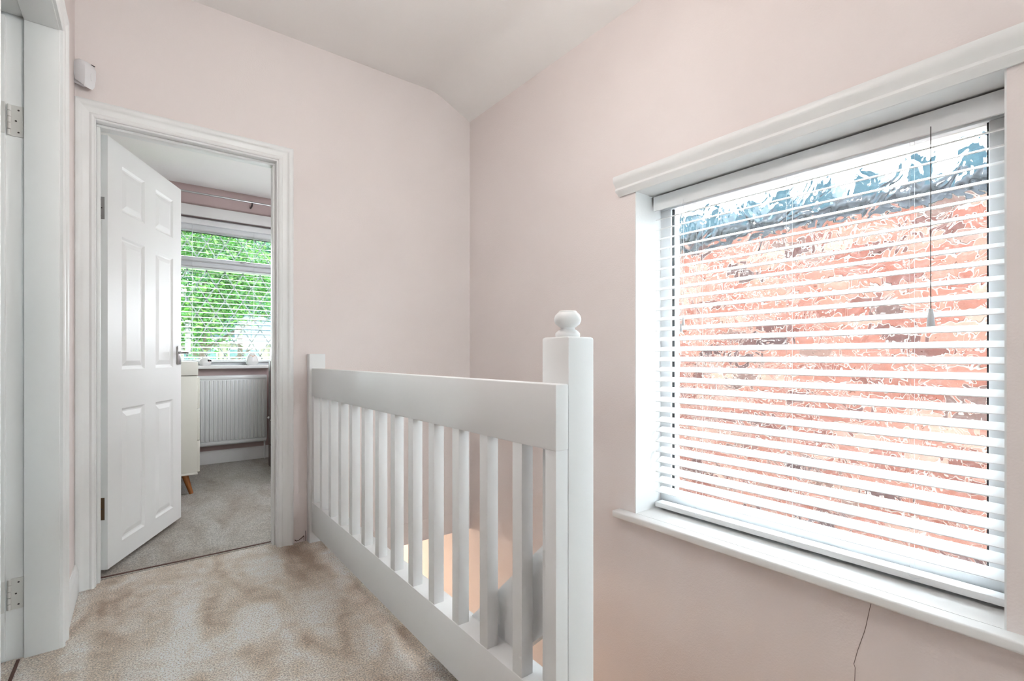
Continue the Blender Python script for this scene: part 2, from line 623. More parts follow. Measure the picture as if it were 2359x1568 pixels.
w4 = struct('fill_window_4', 'white framed side room window, unseen, added as daylight fill beyond the left doorway', 'window')  # unseen window, added to throw daylight through the doorway onto the window wall
box('frame_rail', -2.08, -2.02, 1.40, 1.74, 1.10, 1.13, 'upvc', w4, 0.003)
box('frame_rail', -2.08, -2.02, 1.40, 1.74, 1.49, 1.52, 'upvc', w4, 0.003)
box('frame_stile', -2.08, -2.02, 1.40, 1.43, 1.13, 1.49, 'upvc', w4, 0.003)
box('frame_stile', -2.08, -2.02, 1.71, 1.74, 1.13, 1.49, 'upvc', w4, 0.003)
box('glass_pane', -2.052, -2.048, 1.43, 1.71, 1.13, 1.49, 'glass', w4)
# bedroom shell
BX0, BX1, BZC = -0.62, 1.74, 2.536
WBX0, WBX1, WBZ0, WBZ1 = -0.15, 1.66, 0.905, 2.262
bm = bmesh.new()
add_box(bm, BX0 - 0.1, BX0, YF + FT, YB, 0.0, 2.95)
o = mesh_obj('wall_bedroom_left', bm, 'wall_bed')
tag(o, 'dusty pink bedroom wall hidden behind the open door', 'wall', kind='structure')
bm = bmesh.new()
add_box(bm, BX1, BX1 + 0.1, YF + FT, YB, 0.0, 2.95)
o = mesh_obj('wall_bedroom_right', bm, 'wall_bed')
tag(o, 'dusty pink bedroom wall on the right, out of view', 'wall', kind='structure')
bm = bmesh.new()
add_box(bm, BX0, WBX0, YB, YB + 0.26, ZH, 2.95)
add_box(bm, WBX1, BX1, YB, YB + 0.26, ZH, 2.95)
add_box(bm, WBX0, WBX1, YB, YB + 0.26, 0.0, WBZ0)
add_box(bm, WBX0, WBX1, YB, YB + 0.26, WBZ1, 2.95)
wbed = mesh_obj('wall_bedroom_far', bm, 'wall_bed')
tag(wbed, 'dusty pink bedroom wall around the leaded window', 'wall', kind='structure')
o = box('ceiling_bedroom', BX0, BX1, YF + FT, YB + 0.26, BZC, 2.95, 'ceiling')
tag(o, 'white bedroom ceiling seen through the doorway', 'ceiling', kind='structure')
o = box('roof_slab', -2.3, XO, YBK - 0.1, YB + 0.26, 2.95, 3.05, 'ceiling')
tag(o, 'roof deck above the ceilings, out of view', 'roof', kind='structure')

# hall downstairs
o = box('wall_hall_far', -1.2, XW, 4.4, 4.5, ZH, ZS, 'wall')
tag(o, 'warm lit far wall of the hall downstairs', 'wall', kind='structure')
o = box('wall_hall_left', -0.3, -0.2, YBK, 4.4, ZH, -0.1, 'wall')
tag(o, 'hall wall under the landing, out of view', 'wall', kind='structure')
o = box('ceiling_hall', -0.3, XW, YF + FT, 4.4, ZS - 0.008, ZS + 0.008, 'ceiling')
tag(o, 'hall ceiling beneath the bedroom floor', 'ceiling', kind='structure')
o = box('trim_stairwell', 0.785, 0.80, 0.38, YF - 0.004, ZS, -0.002, 'rail')
tag(o, 'white apron board lining the stairwell edge of the landing', 'trim', kind='structure')

# ================================================================== trims: architraves and skirting
W_A = 0.070
ARCH = [(0, 0), (0, 0.010), (0.004, 0.014), (0.010, 0.0155), (0.016, 0.013), (0.019, 0.0105), (0.036, 0.0125), (0.046, 0.015),
        (0.049, 0.0185), (0.058, 0.021), (0.066, 0.0205), (W_A, 0.017), (W_A, 0)]


def casing_far():
    t = struct('trim_1', 'moulded white architrave framing the bedroom doorway', 'trim')
    y = YF
    # legs (profile a: outward from the opening, b: proud of the wall)
    prism('architrave_leg', ARCH, (DX1 + 0.008, y, 0), (DX1 + 0.008, y, DZ + 0.008), (1, 0, 0), (0, -1, 0), 'trim', t, 0, 1)
    wl_ = (DX0 - 0.004) - XL
    a2 = [(a * wl_ / W_A, b) for a, b in ARCH]
    prism('architrave_leg', a2, (DX0 - 0.004, y, 0), (DX0 - 0.004, y, DZ + 0.008), (-1, 0, 0), (0, -1, 0), 'trim', t, 0, W_A / wl_)
    prism('architrave_head', ARCH, (DX0 - 0.004, y, DZ + 0.008), (DX1 + 0.008, y, DZ + 0.008), (0, 0, 1), (0, -1, 0), 'trim', t, -wl_ / W_A, 1)
    # lining and stops
    ln = 0.018
    bm = bmesh.new()
    add_box(bm, DX1, DX1 + 0.02, y - 0.004, y + FT + 0.004, 0, DZ + 0.02, 0.0015)
    mesh_obj('door_lining', bm, 'trim', t)
    bm = bmesh.new()
    add_box(bm, DX0 - 0.02, DX0, y - 0.004, y + FT + 0.004, 0, DZ + 0.02, 0.0015)
    mesh_obj('door_lining', bm, 'trim', t)
    bm = bmesh.new()
    add_box(bm, DX0, DX1, y - 0.004, y + FT + 0.004, DZ, DZ + 0.02, 0.0015)
    mesh_obj('door_lining', bm, 'trim', t)
    s0, s1 = y + 0.034, y + 0.080
    box('door_stop', DX1 - 0.012, DX1, s0, s1, 0.0, DZ - 0.012, 'trim', t, 0.002)
    box('door_stop', DX0, DX0 + 0.012, s0, s1, 0.0, DZ - 0.012, 'trim', t, 0.002)
    box('door_stop', DX0, DX1, s0, s1, DZ - 0.012, DZ, 'trim', t, 0.002)
    # bedroom side architrave head
    prism('architrave_head', ARCH, (DX0, y + FT, DZ + 0.008), (DX1, y + FT, DZ + 0.008), (0, 0, 1), (0, 1, 0), 'trim', t)
    return t


casing_far()


def casing_left():
    t = struct('trim_2', 'white architrave and deep lining of the left hand doorway', 'trim')
    x = XL
    prism('architrave_leg', ARCH, (x, LY1 + 0.004, 0), (x, LY1 + 0.004, LZ + 0.004), (0, 1, 0), (1, 0, 0), 'trim', t, 0, 1)
    prism('architrave_leg', ARCH, (x, LY0 - 0.004, 0), (x, LY0 - 0.004, LZ + 0.004), (0, -1, 0), (1, 0, 0), 'trim', t, 0, 1)
    prism('architrave_head', ARCH, (x, LY0 - 0.004, LZ + 0.004), (x, LY1 + 0.004, LZ + 0.004), (0, 0, 1), (1, 0, 0), 'trim', t, -1, 1)
    xr = -0.301
    # thick part of the lining (towards the landing) and the rebate behind it
    box('door_lining', xr, x + 0.002, LY1, LY1 + 0.022, 0, LZ + 0.02, 'trim', t, 0.002)
    box('door_lining', xr, x + 0.002, LY0 - 0.022, LY0, 0, LZ + 0.02, 'trim', t, 0.002)
    box('door_lining', xr, x + 0.002, LY0, LY1, LZ, LZ + 0.02, 'trim', t, 0.002)
    box('rebate', -0.372, xr, LY1 + 0.012, LY1 + 0.024, 0, LZ + 0.02, 'trim', t, 0.001)
    box('rebate', -0.372, xr, LY0 - 0.024, LY0 - 0.012, 0, LZ + 0.02, 'trim', t, 0.001)
    box('rebate', -0.372, xr, LY0 - 0.012, LY1 + 0.012, LZ + 0.012, LZ + 0.024, 'trim', t, 0.001)
    return t


casing_left()

SK = [(0, 0), (0.014, 0), (0.014, 0.085), (0.011, 0.092), (0.012, 0.100), (0.009, 0.112), (0.004, 0.120), (0, 0.120)]
b1 = struct('baseboard_left', 'short white skirting board between left doorway and bedroom door', 'skirting')
prism('skirting_board', SK, (XL, LY1 + 0.074, 0), (XL, YF - 0.019, 0), (1, 0, 0), (0, 0, 1), 'trim', b1)
b2 = struct('baseboard_bedroom', 'pale skirting board below the bedroom radiator', 'skirting')
prism('skirting_board', SK, (BX0, YB, 0.002), (BX1, YB, 0.002), (0, -1, 0), (0, 0, 1), 'trim', b2)

ths = box('threshold_strip', -0.318, -0.309, LY0 + 0.002, LY1 - 0.002, 0.0, 0.004, 'plaster_dark', None, 0.001)
tag(ths, 'dark carpet joint strip at the foot of the left doorway', 'threshold')


# ================================================================== bedroom door
def make_door_leaf(parent, wid, z0, z1, th_):
    """leaf in local coords: x from hinge 0..wid, front face at y=0, thickness to +y; moulded six panel faces"""
    cols = [(0.113, 0.318), (0.430, 0.630)]
    rows = [(0.115, 0.741), (0.925, 1.554), (1.670, 1.887)]
    xs = sorted({0.0, wid} | {c for p in cols for c in p})
    zs = sorted({z0, z1} | {c for p in rows for c in p})
    bm = bmesh.new()
    vmap = {}

    def V(x, y, z):
        k = (round(x, 5), round(y, 5), round(z, 5))
        if k not in vmap:
            vmap[k] = bm.verts.new((x, y, z))
        return vmap[k]
    ispanel = lambda a, b, c, d: any(abs(a - p[0]) < 1e-6 and abs(b - p[1]) < 1e-6 for p in cols) and \
        any(abs(c - q[0]) < 1e-6 and abs(d - q[1]) < 1e-6 for q in rows)
    for side in (0, 1):
        yf = 0.0 if side == 0 else th_
        s = 1 if side == 0 else -1
        for a, b in zip(xs, xs[1:]):
            for c, d in zip(zs, zs[1:]):
                if not ispanel(a, b, c, d):
                    bm.faces.new((V(a, yf, c), V(b, yf, c), V(b, yf, d), V(a, yf, d)))
                else:
                    loops = []
                    for off, dep in ((0, 0), (0.010, 0.0075), (0.017, 0.0085)):
                        y = yf + s * dep
                        loops.append([V(a + off, y, c + off), V(b - off, y, c + off), V(b - off, y, d - off), V(a + off, y, d - off)])
                    for l0, l1 in zip(loops, loops[1:]):
                        for i in range(4):
                            j = (i + 1) % 4
                            bm.faces.new((l0[i], l0[j], l1[j], l1[i]))
                    bm.faces.new(loops[-1])
    for a, b in zip(xs, xs[1:]):
        for z in (z0, z1):
            bm.faces.new((V(a, 0, z), V(b, 0, z), V(b, th_, z), V(a, th_, z)))
    for c, d in zip(zs, zs[1:]):
        for x in (0.0, wid):
            bm.faces.new((V(x, 0, c), V(x, 0, d), V(x, th_, d), V(x, th_, c)))
    leaf = mesh_obj('leaf', bm, 'door', parent)
    # raised fields: one part per panel and side
    for side in (0, 1):
        yf = 0.0085 if side == 0 else th_ - 0.0085
        s = -1 if side == 0 else 1
        for (a, b) in cols:
            for (c, d) in rows:
                bm = bmesh.new()
                L = []
                for off, dep in ((0.017, 0.0), (0.040, 0.0065), (0.043, 0.0068)):
                    y = yf + s * dep
                    L.append([bm.verts.new(p) for p in ((a + off, y, c + off), (b - off, y, c + off), (b - off, y, d - off), (a + off, y, d - off))])
                for l0, l1 in zip(L, L[1:]):
                    for i in range(4):
                        j = (i + 1) % 4
                        bm.faces.new((l0[i], l0[j], l1[j], l1[i]))
                bm.faces.new(L[-1])
                bm.faces.new(L[0][::-1])
                mesh_obj('raised_panel', bm, 'door', leaf)
    return leaf


def make_hinge(parent, x, y, z, mat, wdir=(0, 1, 0), ndir=(-1, 0, 0), w=0.026, h=0.085, knuckle=True, nscrew=3):
    """hinge leaf lying on a surface: spans w along wdir, h along z, normal ndir"""
    wd, nd = Vector(wdir), Vector(ndir)
    p = Vector((x, y, z))
    bm = bmesh.new()
    t = 0.0022
    prof = [(0, 0), (w, 0), (w, t), (0, t)]
    add_prism(bm, prof, p + Vector((0, 0, -h / 2)), p + Vector((0, 0, h / 2)), wd, nd)
    hg = mesh_obj('hinge', bm, mat, parent)
    if knuckle:
        for k in range(5):
            a = z - h / 2 + h * k / 5 + 0.0008
            b = z - h / 2 + h * (k + 1) / 5 - 0.0008
            c = p + nd * 0.004 - wd * 0.003
            tube('knuckle', [(c.x, c.y, a), (c.x, c.y, b)], 0.0048, mat, hg, 10)
    for k in range(nscrew):
        zz = z + (k - (nscrew - 1) / 2) * h * 0.36
        c = p + wd * (w * (0.62 if k != 1 else 0.42)) + nd * t
        tube('screw_head', [(c.x, c.y, zz), tuple(Vector((c.x, c.y, zz)) + nd * 0.0008)], 0.0028, 'screw', hg, 8)
    return hg


d1 = thing('door_1', 'white six panel bedroom door standing open into the bedroom', 'door', (-0.116, 2.84, 0), R(64.94), kind='structure')
make_door_leaf(d1, 0.732, 0.026, 1.985, 0.038)
make_hinge(d1, 0.0, 0.012, 1.655, 'steel', (0, 1, 0), (-1, 0, 0), 0.024, 0.10, False)
make_hinge(d1, 0.0, 0.012, 0.300, 'brass', (0, 1, 0), (-1, 0, 0), 0.024, 0.10, False)
# lever handle: backplate + lever on both faces
for s, y0 in ((-1, 0.0), (1, 0.038)):
    bp = box('handle_plate', 0.676, 0.716, min(y0, y0 + s * 0.009), max(y0, y0 + s * 0.009), 0.940, 1.048, 'steel', d1, 0.003)
    tube('lever', [(0.697, y0, 1.012), (0.697, y0 + s * 0.042, 1.012), (0.688, y0 + s * 0.050, 1.012), (0.640, y0 + s * 0.052, 1.014),
                   (0.598, y0 + s * 0.050, 1.012)], [0.009, 0.008, 0.0085, 0.008, 0.007], 'steel', bp, 10)
box('latch_plate', 0.7318, 0.7332, 0.010, 0.030, 0.96, 1.03, 'steel', d1)

# left doorway: door leaf folded back into its room
d2 = thing('door_2', 'white door standing open at the far left edge, painted hinges', 'door', (-0.344, LY1 + 0.030, 0), R(180), kind='structure')
box('leaf', 0.0, 0.76, 0.0, 0.034, 0.012, LZ - 0.004, 'door', d2, 0.002)
d2h = d2
for zz in (1.752, 0.215):
    hz = make_hinge(d2h, 0.0, 0.034, zz, 'hinge_white', (1, 0, 0), (0, 1, 0), 0.030, 0.10, False, 2)
t2 = bpy.data.objects['trim_2']
for zz in (1.752, 0.215):
    make_hinge(t2, -0.333, LY1 + 0.0118, zz, 'hinge_white', (1, 0, 0), (0, -1, 0), 0.030, 0.10, True, 3)

# ================================================================== landing window
win = struct('window_1', 'white framed landing window with rippled obscure glass', 'window')
FX0, FX1, FW = 1.925, 1.995, 0.058
GX = 1.950
box('frame_rail', FX0, FX1, WY0, WY1, WZ0, WZ0 + 0.062, 'upvc', win, 0.003)
box('frame_rail', FX0, FX1, WY0, WY1, WZ1 - 0.062, WZ1, 'upvc', win, 0.003)
box('frame_stile', FX0, FX1, WY0, WY0 + FW, WZ0 + 0.062, WZ1 - 0.062, 'upvc', win, 0.003)
box('frame_stile', FX0, FX1, WY1 - FW, WY1, WZ0 + 0.062, WZ1 - 0.062, 'upvc', win, 0.003)
box('glazing_gasket', GX - 0.014, GX - 0.003, WY1 - FW - 0.0065, WY1 - FW, WZ0 + 0.062, WZ1 - 0.062, 'gasket', win)
box('glazing_gasket', GX - 0.014, GX - 0.003, WY0 + FW, WY0 + FW + 0.005, WZ0 + 0.062, WZ1 - 0.062, 'gasket', win)
box('glass_pane', GX, GX + 0.005, WY0 + FW - 0.004, WY1 - FW + 0.004, WZ0 + 0.058, WZ1 - 0.058, 'obscure', win)
# sill board with horn
SB = [(0, 0), (0.004, -0.004), (0.004, -0.024), (0.0, -0.029), (-0.245, -0.029), (-0.245, 0)]
sill = thing('trim_3', 'white painted window board with a rounded nosing and projecting horn', 'window sill', kind='structure')
bm = bmesh.new()
add_box(bm, XW - 0.050, XW + 0.004, -0.10, 1.458, WZ0 - 0.026, WZ0 + 0.004, 0.006, 3)
add_box(bm, XW + 0.004, FX0, WY0 + 0.001, WY1 - 0.001, WZ0 - 0.020, WZ0 + 0.003)
mesh_obj('sill_board', bm, 'trim', sill, True)
# moulded head trim over the window
PEL = [(0, 0), (0.012, -0.002), (0.018, 0.006), (0.030, 0.012), (0.034, 0.020), (0.031, 0.030), (0.036, 0.040), (0.046, 0.050),
       (0.050, 0.062), (0.050, 0.074), (0.046, 0.080), (0.0, 0.082)]
hd = thing('trim_4', 'moulded white head trim above the landing window', 'trim', kind='structure')
prism('head_moulding', PEL, (XW, -0.10, 1.716), (XW, 1.452, 1.716), (-1, 0, 0), (0, 0, 1), 'trim', hd)

# ------------------------------------------------------------------ venetian blind of the landing window
bl = thing('venetian_blind', 'wide white slatted venetian blind hanging in the landing window', 'blind', (1.887, 0, WZ0))
BZ = WZ0
BY0, BY1 = WY0 + 0.010, WY1 - 0.016
SW, TILT, PITCH = 0.050, R(21.5), 0.0457


def slat_mesh(w, th_, crown, y0, y1, seg=6):
    bm = bmesh.new()
    prof = []
    for i in range(seg + 1):
        u = -w / 2 + w * i / seg
        prof.append((u, crown * (1 - (2 * u / w) ** 2) + th_ / 2))
    for i in range(seg, -1, -1):
        u = -w / 2 + w * i / seg
        prof.append((u, crown * (1 - (2 * u / w) ** 2) - th_ / 2))
    add_prism(bm, prof, (0, y0, 0), (0, y1, 0), (1, 0, 0), (0, 0, 1))
    return bm


proto = mesh_obj('slat', slat_mesh(SW, 0.0028, 0.0016, BY0 + 0.004, BY1 - 0.004), 'slat', bl, True)
zf0 = 1.605
for i in range(28):
    zc_ = zf0 - PITCH * i + SW / 2 * math.sin(TILT)
    s = proto if i == 0 else link_copy(proto, bl)
    s.location = (0, 0, zc_ - BZ)
    s.rotation_euler = (0, -TILT, 0)
vx = 1.852 - 1.887
box('valance', vx, vx + 0.010, BY0, BY1, 1.646 - BZ, 1.711 - BZ, 'slat', bl, 0.002)
box('head_rail', vx + 0.012, vx + 0.062, BY0 + 0.003, BY1 - 0.003, 1.668 - BZ, 1.709 - BZ, 'slat', bl, 0.002)
box('bottom_rail', -0.027, 0.025, BY0 + 0.003, BY1 - 0.003, 0.304 - BZ, 0.326 - BZ, 'slat', bl, 0.003)
for yl in (1.143, 0.784, 0.428):
    fx, bx_ = -SW / 2 * math.cos(TILT) - 0.0015, SW / 2 * math.cos(TILT) + 0.0015
    tube('ladder_cord', [(fx, yl, 0.33 - BZ), (fx, yl, 1.665 - BZ)], 0.0005, 'cord', bl, 6)
    tube('ladder_cord', [(bx_, yl, 0.33 - BZ), (bx_, yl, 1.665 - BZ)], 0.0005, 'cord', bl, 6)
    lp = []
    for k in range(13):
        a = math.pi * k / 12
        lp.append((fx - 0.004 - 0.004 * math.sin(a), yl - 0.004 + 0.014 * math.cos(a) - 0.006, 0.330 - BZ - 0.010 * k / 12 - 0.008 * math.sin(a)))
    tube('cord_loop', lp, 0.0011, 'cord', bl, 6)
    for i in range(28):
        if i % 1 == 0:
            zc_ = zf0 - PITCH * i - BZ
            tube('ladder_rung', [(fx, yl - 0.004, zc_ + 0.0035), (bx_, yl - 0.010, zc_ + SW * math.sin(TILT) + 0.0035)], 0.0005, 'cord', bl, 4)
pc = tube('pull_cord', [(-0.044, 0.375, 1.662 - BZ), (-0.044, 0.3752, 1.3 - BZ), (-0.044, 0.375, 1.124 - BZ)], 0.0012, 'sensor_slit', bl, 6)
lathe('tassel', [(0, 0.052), (0.0045, 0.052), (0.006, 0.050), (0.0105, 0.002), (0.0095, 0.0), (0, 0.0)], 'tassel', pc, 16,
      Matrix.Translation((-0.044, 0.375, 1.074 - BZ)))
for yy, zz in ((1.193, 1.128), (1.204, 1.100)):
    pc = tube('tilt_cord', [(-0.042, yy, 1.660 - BZ), (-0.042, yy, zz + 0.026 - BZ)], 0.0008, 'cord', bl, 6)
    lathe('tassel', [(0, 0.034), (0.0035, 0.034), (0.0045, 0.032), (0.0062, 0.001), (0.0055, 0.0), (0, 0.0)], 'tassel', pc, 14,
          Matrix.Translation((-0.042, yy, zz - 0.008 - BZ)))

# ================================================================== stair balustrade
XRF = 0.7200          # landing side face
Y0B, Y1B = 0.778, 2.676
bal = thing('balustrade', 'white painted landing balustrade with square spindles beside the stairwell', 'balustrade', (0.76, 1.7, 0))


def bbox(name, x0, x1, y0, y1, z0, z1, parent=bal, bev=0.003, mat='rail'):
    bm = bmesh.new()
    add_box(bm, x0 - 0.76, x1 - 0.76, y0 - 1.7, y1 - 1.7, z0, z1, bev, 2)
    return mesh_obj(name, bm, mat, parent, True)


nw = bbox('newel_post', 0.7585, 0.842, Y0B, Y0B + 0.092, -0.158, 1.031, bev=0.006)
lathe('finial', [(0, 0), (0.0275, 0), (0.0290, 0.003), (0.0290, 0.009), (0.0265, 0.012), (0.0245, 0.0135), (0.0215, 0.0165), (0.0165, 0.019),
                 (0.0165, 0.022), (0.021, 0.025), (0.0285, 0.031), (0.0318, 0.039), (0.0318, 0.045), (0.029, 0.052), (0.0235, 0.0575),
                 (0.0215, 0.0585), (0.0212, 0.0605), (0.0195, 0.062), (0, 0.0635)], 'rail', nw, 40,
      Matrix.Translation((0.800 - 0.76, Y0B + 0.046 - 1.7, 1.031)))
bbox('half_newel', 0.709, 0.791, Y1B, YF, -0.03, 1.000, bev=0.003)
bbox('top_rail', XRF, 0.7585, Y0B, Y1B, 0.777, 0.9245, bev=0.0035)
bm = bmesh.new()
pr = [(XRF, 0.059), (0.746, 0.059), (0.746, 0.185), (0.792, 0.185), (0.792, 0.217), (XRF, 0.217)]
add_prism(bm, [(a - 0.76, b) for a, b in pr], (0, Y0B + 0.010 - 1.7, 0), (0, Y1B - 1.7, 0), (1, 0, 0), (0, 0, 1))
bmesh.ops.bevel(bm, geom=list(bm.edges), offset=0.0025, segments=2, profile=0.5, affect='EDGES')
mesh_obj('bottom_rail', bm, 'rail', bal, True)
bp0 = bbox('baluster', XRF + 0.002, XRF + 0.037, 0, 0.037, 0.216, 0.778, bev=0.0015)
ys = [2.500, 2.355, 2.210, 2.064, 1.918, 1.772, 1.626, 1.480, 1.334, 1.188, 1.044, 0.900]
for i, y in enumerate(ys):
    b = bp0 if i == 0 else link_copy(bp0, bal)
    b.location = (0, y, 0)
bbox('end_spindle', XRF + 0.002, 0.7585, Y0B + 0.002, Y0B + 0.038, 0.216, 0.778, bev=0.0015)
bbox('end_spindle', XRF + 0.002, XRF + 0.037, Y1B - 0.036, Y1B, 0.216, 0.778, bev=0.0015)
# sloping stair rail descending from the newel
bm = bmesh.new()
prof = [(0.86, 0.555), (1.95, 0.555 - 1.09 * 0.965), (1.95, 0.335 - 1.09 * 0.965), (0.86, 0.335)]
bev = [(a - 1.7, b) for a, b in prof]
add_prism(bm, bev, (0.782 - 0.76, 0, 0), (0.824 - 0.76, 0, 0), (0, 1, 0), (0, 0, 1))
mesh_obj('stair_rail', bm, 'rail', bal)

# staircase down to the hall (mostly out of view)
st = thing('staircase', 'carpetless wooden staircase dropping from the landing behind the balustrade', 'stairs', (1.29, 0.4, ZH))
ntr = 12
rise = (0 - ZH) / (ntr + 1)
for k in range(ntr):
    zt_ = -rise * (k + 1)
    y0 = 0.40 + 0.195 * k
    bm = bmesh.new()
    add_box(bm, 0.85 - 1.29, 1.718 - 1.29, y0 - 0.4, y0 + 0.225 - 0.4, zt_ - 0.025 - ZH, zt_ - ZH, 0.004)
    tr = mesh_obj('tread', bm, 'tread', st)
    bm = bmesh.new()
    add_box(bm, 0.85 - 1.29, 1.718 - 1.29, y0 - 0.4 - 0.0, y0 + 0.015 - 0.4, zt_ - ZH, zt_ + rise - 0.026 - ZH)
    mesh_obj('riser', bm, 'rail', tr)
sp = [(0.40, -0.05), (0.40, -0.32), (2.74, ZH + 0.0), (2.9, ZH + 0.0), (2.9, ZH + 0.12)]
bm = bmesh.new()
add_prism(bm, [(a - 0.4, b - ZH) for a, b in sp], (1.718 - 1.29, 0, 0), (XW - 0.002 - 1.29, 0, 0), (0, 1, 0), (0, 0, 1))
mesh_obj('wall_string', bm, 'rail', st)

# ================================================================== motion sensor
ms = thing('motion_sensor', 'white alarm motion sensor fixed high in the corner above the bedroom door', 'sensor', (XL + 0.030, YF - 0.030, 2.105), R(42))
bm = bmesh.new()
hw = 0.030
# body cross sections (x half width, y front depth) along z; front faces local -y
secs = [(0.000, 0.80, 0.026), (0.010, 0.92, 0.034), (0.045, 1.0, 0.040), (0.080, 1.0, 0.040), (0.100, 0.97, 0.032), (0.112, 0.80, 0.016), (0.115, 0.55, 0.008)]
rings = []
for z, s_, dep in secs:
    ring = []
    for u, v in ((-1, 0.012), (-1, -0.55), (-0.72, -0.9), (0, -1.0), (0.72, -0.9), (1, -0.55), (1, 0.012)):
        ring.append(bm.verts.new((u * hw * s_, (v * dep if v < 0 else v), z + max(0.0, 1.0 - z / 0.06) * 0.030 * (1.0 + max(v, -1.0)))))
    rings.append(ring)
for a, b in zip(rings, rings[1:]):
    for i in range(len(a)):
        j = (i + 1) % len(a)
        bm.faces.new((a[i], a[j], b[j], b[i]))
bm.faces.new(rings[0][::-1]); bm.faces.new(rings[-1])
body = mesh_obj('sensor_body', bm, 'sensor', ms, True)
bm = bmesh.new(); add_box(bm, -0.002, 0.002, -0.0412, -0.0398, 0.030, 0.060, 0.0004); mesh_obj('lens_mark', bm, 'figurine', ms)
bm = bmesh.new(); add_box(bm, 0.006, 0.021, -0.0330, -0.0285, 0.1005, 0.1025); mesh_obj('vent_slit', bm, 'sensor_slit', ms)
bm = bmesh.new(); add_box(bm, -0.020, 0.020, 0.010, 0.026, 0.020, 0.095, 0.002); mesh_obj('corner_bracket', bm, 'sensor', ms)

# ================================================================== bedroom furniture
# radiator
rad = thing('radiator', 'white ribbed panel radiator under the bedroom window', 'radiator', (0.55, YB - 0.06, 0))
RX0, RX1, RZ0, RZ1, RY = 0.02, 0.962, 0.176, 0.812, 5.13


def rbox(name, x0, x1, y0, y1, z0, z1, mat='radiator', bev=0.003, parent=rad):
    bm = bmesh.new(); add_box(bm, x0 - 0.55, x1 - 0.55, y0 - (YB - 0.06), y1 - (YB - 0.06), z0, z1, bev)
    return mesh_obj(name, bm, mat, parent, bev > 0)


rbox('panel', RX0, RX1, RY, RY + 0.012, RZ0, RZ1)
n = 28
rib = None
for i in range(n):
    x = RX1 - 0.022 - i * 0.0335
    if x - 0.012 < RX0: break
    if rib is None:
        bm = bmesh.new()
        pr = [(-0.011, 0), (-0.007, -0.009), (0.007, -0.009), (0.011, 0)]
        add_prism(bm, pr, (0, 0, RZ0 + 0.045), (0, 0, RZ1 - 0.045), (1, 0, 0), (0, 1, 0))
        rib = mesh_obj('rib', bm, 'radiator', rad)
        rb_ = rib
    else:
        rb_ = link_copy(rib, rad)
    rb_.location = (x - 0.55, RY - (YB - 0.06), 0)
rbox('top_seam', RX0, RX1, RY - 0.008, RY, RZ1 - 0.034, RZ1 - 0.010, bev=0.002)
rbox('bottom_seam', RX0, RX1, RY - 0.008, RY, RZ0 + 0.008, RZ0 + 0.034, bev=0.002)
rbox('top_grille', RX0, RX1, RY + 0.012, YB - 0.02, RZ1 - 0.006, RZ1 + 0.002, bev=0.001)
rbox('side_cover', RX1, RX1 + 0.006, RY, YB - 0.02, RZ0 + 0.02, RZ1, bev=0.001)
tube('pipe', [(0.955 - 0.55, 0.02, RZ0 + 0.02), (0.955 - 0.55, 0.02, 0.003)], 0.0075, 'radiator', rad, 10)

# cream cabinet with tapered wooden legs
cab = thing('cabinet', 'cream bedroom cabinet on tapered wooden legs behind the open door', 'cabinet', (0.0, 4.5, 0))
CX0, CX1, CY0, CY1 = -0.42, 0.327, 4.12, 4.92


def cbox(name, x0, x1, y0, y1, z0, z1, mat='cabinet', bev=0.002, parent=cab):
    bm = bmesh.new(); add_box(bm, x0, x1, y0 - 4.5, y1 - 4.5, z0, z1, bev)
    return mesh_obj(name, bm, mat, parent, bev > 0)


body = cbox('body', CX0, CX1 - 0.002, CY0, CY1, 0.143, 0.848)
cbox('base_lip', CX0, CX1, CY0 - 0.002, CY1, 0.143, 0.157)
cbox('recess', CX0, CX1 - 0.006, CY0 + 0.004, CY1, 0.848, 0.853, 'cabinet_groove', 0.0)
cbox('top_tray', CX0, CX1 + 0.003, CY0 - 0.003, CY1, 0.853, 0.950)
for i in range(3):
    dr = cbox('drawer', CX1 - 0.002, CX1 + 0.014, CY0 + 0.01, CY1 - 0.01, 0.160 + i * 0.228, 0.160 + i * 0.228 + 0.222)
    bm = bmesh.new(); add_lathe(bm, [(0, 0), (0.008, 0), (0.008, 0.012), (0.015, 0.018), (0.015, 0.024), (0, 0.026)], 16,
                                Matrix.Translation((CX1 + 0.014, 0.02, 0.27 + i * 0.228)) @ Matrix.Rotation(R(90), 4, 'Y'))
    mesh_obj('knob', bm, 'oak', dr, True)
for lx, ly, dx, dy in ((CX1 - 0.075, CY0 + 0.06, 0.040, -0.025), (CX1 - 0.075, CY1 - 0.06, 0.040, 0.025),
                       (CX0 + 0.075, CY0 + 0.06, -0.040, -0.025), (CX0 + 0.075, CY1 - 0.06, -0.040, 0.025)):
    tube('leg', [(lx + dx, ly + dy - 4.5, 0.002), (lx, ly - 4.5, 0.143)], [0.013, 0.021], 'oak', cab, 14)

# dark wooden cot / bed end at the right of the bedroom doorway
cot = thing('cot', 'dark brown wooden cot end with white bolt caps beside the radiator', 'cot', (1.3, 4.6, 0))


def kbox(name, x0, x1, y0, y1, z0, z1, mat='darkwood', bev=0.003, parent=cot):
    bm = bmesh.new(); add_box(bm, x0 - 1.3, x1 - 1.3, y0 - 4.6, y1 - 4.6, z0, z1, bev)
    return mesh_obj(name, bm, mat, parent, bev > 0)


